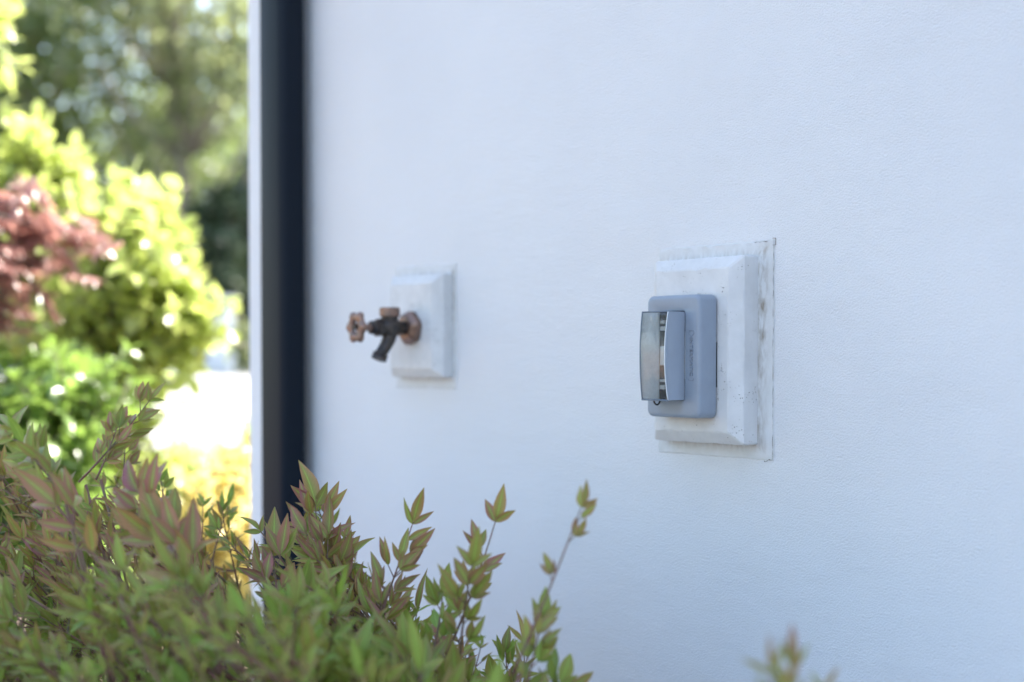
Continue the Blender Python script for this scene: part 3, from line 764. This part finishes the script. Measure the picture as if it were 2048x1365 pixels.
# amber ground shrub and pale shrub
L, S = mass(multi([ell((-.78, 3.9, .42), (.22, .3, .26), zmin=.03), ell((-.66, 4.1, .50), (.2, .25, .28), zmin=.03)], [1, 1]), 330, .032, .6, None, .5, 6, .10)
canes(S, (-.72, 4.0, 0), [(-.72 + rng.normal(0, .12), 4.0 + rng.normal(0, .12), rng.uniform(.3, .6)) for _ in range(14)], .006)
shrub('amber_shrub', 'low golden orange small leaved shrub beside the foot of the downpipe', None, (-.72, 4.0, 0), L, S, M_amber, M_bark, T_mid, fold=.2, droop=.2)
L, S = mass(multi([ell((-1.1, 5.0, .42), (.26, .3, .25), zmin=.03), ell((-.92, 5.2, .38), (.2, .25, .27), zmin=.03)], [1, 1]), 260, .045, .55, None, .5, 5, .13)
canes(S, (-1.0, 5.1, 0), [(-1.0 + rng.normal(0, .12), 5.1 + rng.normal(0, .12), rng.uniform(.3, .55)) for _ in range(12)], .006)
shrub('pale_shrub', 'low pale yellow green shrub between the golden shrub and the paving', None, (-1.0, 5.1, 0), L, S, M_pale, M_bark, T_mid, fold=.2, droop=.2)

# ---------------------------------------------------------------- trees
def tree(name, label, group, x, y, H, cr, ch, n, leaf, m, lean=(0, 0), tr=.10, gaps=10, zlow=None):
    g = gz(y); root = thing(name, label, 'tree', (x, y, g), 0, group)
    zc = H - ch * .5; S = []; tips = []
    top = np.array((lean[0], lean[1], H * .8))
    tp = [top * (q, q, q) + (.05 * math.sin(q * 7 + x), .05 * math.cos(q * 5), 0) for q in np.linspace(0, 1, 9)]
    S.append((tp, [tr * (1 - .085 * k) * (1.35 if k == 0 else 1) for k in range(9)]))
    for i in range(gaps * 3):
        o = rv(); e = np.array((lean[0] * .7, lean[1] * .7, zc)) + o * (cr, cr, ch * .5) * rng.uniform(.3, .95)
        k = int(np.clip(e[2] / top[2] * 8 - 1.5, 1, 8)); a = tp[k]
        mid = a + (e - a) * (.5, .5, .35) + rv() * .1
        S.append(([a, mid, e], [tr * .33, tr * .18, tr * .06])); tips.append(e); tips.append(mid + (e - mid) * .5)
    tips = np.array(tips); Lf = []
    sizes = rng.uniform(.35, .7, len(tips)) * cr * .5
    for i in range(n):
        k = rng.integers(0, len(tips)); o = rv() * sizes[k] * rng.random() ** .45 * (1, 1, .75)
        p = tips[k] + o; l = leaf * rng.uniform(.6, 1.3)
        Lf.append((p, unit(rv() + (0, 0, -.3)), rv(), l, l * .34, (rng.random(), rng.uniform(.2, .9), rng.random())))
    build_leaves('crown', Lf, m, root, T_far, .2, .1); build_stems('trunk', S, M_bark, root, 8)
    return root
TG = 'broadleaf trees beyond the driveway'
tree('broadleaf_tree', 'tree with a slender leaning grey brown trunk just left of the house corner', TG, -6.1, 27.0, 13, 3.6, 10.8, 8500, .20, M_tree2, (-.45, 0), .19, 16)
tree('broadleaf_tree', 'broad dull green tree behind the tall golden shrub', TG, -9.6, 28, 12.5, 4.1, 11.2, 11000, .21, M_tree, (.3, 0), .24, 18)
tree('broadleaf_tree', 'dense green tree behind the top left corner of the picture', TG, -14.2, 29, 13.5, 4.4, 11.5, 10000, .24, M_tree, (0, 0), .16, 14)
tree('broadleaf_tree', 'grey green tree partly hidden behind the house corner', TG, -1.9, 29, 12, 3.6, 9.5, 8000, .20, M_tree2, (.3, 0), .13, 14)
tree('evergreen_tree', 'dark evergreen seen as the darkest patch beside the house corner', 'dark evergreens', -5.6, 33, 5.6, 2.4, 5.2, 9000, .16, M_dtree, (0, 0), .15, 16)
tree('evergreen_tree', 'dark evergreen further left behind the golden shrubs', 'dark evergreens', -10.5, 33, 6.4, 2.9, 6.0, 9000, .16, M_dtree, (0, 0), .15, 16)
for i, (x, y, H, lb) in enumerate([(-19, 30, 11, 'green tree at the far left beyond the picture edge'), (3.5, 31, 10, 'tall tree standing behind the white house'), (-16.5, 38, 12, 'tallest far tree at the left'), (-8.5, 37, 9.5, 'far tree between the two dark evergreens')]):
    tree('broadleaf_tree', lb, TG, x, y, H, 3.4, H * .8, 6500, .22, M_tree if i % 2 else M_tree2, (0, 0), .2, 14)
for (x, y, H, lb) in [(-11.5, -3.5, 6, 'tree behind the cedar fence, nearest the camera side'), (-12, 1.5, 7, 'tree behind the middle of the cedar fence'), (-11.5, 6.5, 6.5, 'tree behind the far end of the cedar fence')]:
    tree('broadleaf_tree', lb, 'trees behind the cedar fence', x, y, H, 2.6, H * .85, 5000, .2, M_tree, (0, 0), .15, 12)
for (x, y, lb) in [(2.0, -2.9, 'added unseen evergreen blocking sky light next to the house wall behind the viewpoint'), (.3, -4.4, 'added unseen evergreen blocking sky light out on the gravel behind the viewpoint')]:
    tree('evergreen_tree', lb, 'added evergreens behind the viewpoint that block sky light', x, y, 4.6, 1.25, 4.3, 6500, .16, M_dtree, (0, 0), .08, 12)  # unseen trees added to cut sky light on the blocks' side faces
tree('evergreen_tree', 'small dark evergreen close beside the downpipe, beyond the driveway', 'dark evergreens', -5.25, 26.3, 4.0, .9, 3.6, 5000, .15, M_dtree, (0, 0), .07, 10)
# small far plants at the driveway's edge
L, S = mass(ell((-4.40, 23.4, 1.1), (.12, .3, .45), zmin=.7), 60, .13, .5, None, .5, 5, .2)
canes(S, (-4.40, 23.4, .6), [(-4.40 + rng.normal(0, .06), 23.4, rng.uniform(1, 1.5)) for _ in range(8)], .02)
shrub('hedge_shrub', 'small dark green shrub at the right end of the white garden wall', None, (-4.40, 23.4, gz(23.4)), L, S, M_tree2, M_bark, T_mid)
L, S = mass(multi([ell((-5.3, 26.5, 2.1), (.55, .5, .55)), ell((-6.3, 26.5, 1.9), (.6, .5, .6))], [1, 1]), 300, .14, .5, None, .5, 5, .3)
canes(S, (-5.7, 26.5, .6), [(-5.7 + rng.normal(0, .4), 26.5, rng.uniform(1.4, 2.3)) for _ in range(10)], .02)
shrub('hedge_shrub', 'grey green shrub showing over the top of the white garden wall', None, (-5.7, 26.5, gz(26.5)), L, S, M_tree2, M_bark, T_mid)
# white wall panels at the far side of the driveway
gw = thing('garden_wall', 'low white garden wall at the far end of the driveway', 'wall', (-8.4, 25, gz(25)), 0)
bm = bmesh.new(); box(bm, (-5, -.1, -.1), (3.4, .1, 1.20), .01); bm_obj('panel', bm, M_wpaint, gw)
for xx in (-5.1, -2.3, .5, 3.2):
    bm = bmesh.new(); box(bm, (xx, -.17, -.1), (xx + .3, .17, 1.27), .01); box(bm, (xx - .04, -.21, 1.272), (xx + .34, .21, 1.33), .01); bm_obj('pier', bm, M_wpaint, gw)
# cedar fence along the left side of the garden
fr_ = thing('timber_fence', 'cedar board fence mirrored in the clear lid of the outlet cover', 'fence', (-6.5, 1, 0), R(90))
for i in range(3):
    bm = bmesh.new()
    for k in range(16):
        x = -5 + i * 2.6 + k * .16; box(bm, (x, -.012, .05), (x + .15, .012, 1.05 + .004 * (k % 3)), .003, 1)
    bm_obj('board_panel', bm, M_fence, fr_)
for i in range(4):
    bm = bmesh.new(); box(bm, (-5.07 + i * 2.6, -.05, -.2), (-4.97 + i * 2.6 + .0, .05, 1.15), .004); bm_obj('post', bm, M_fence, fr_)
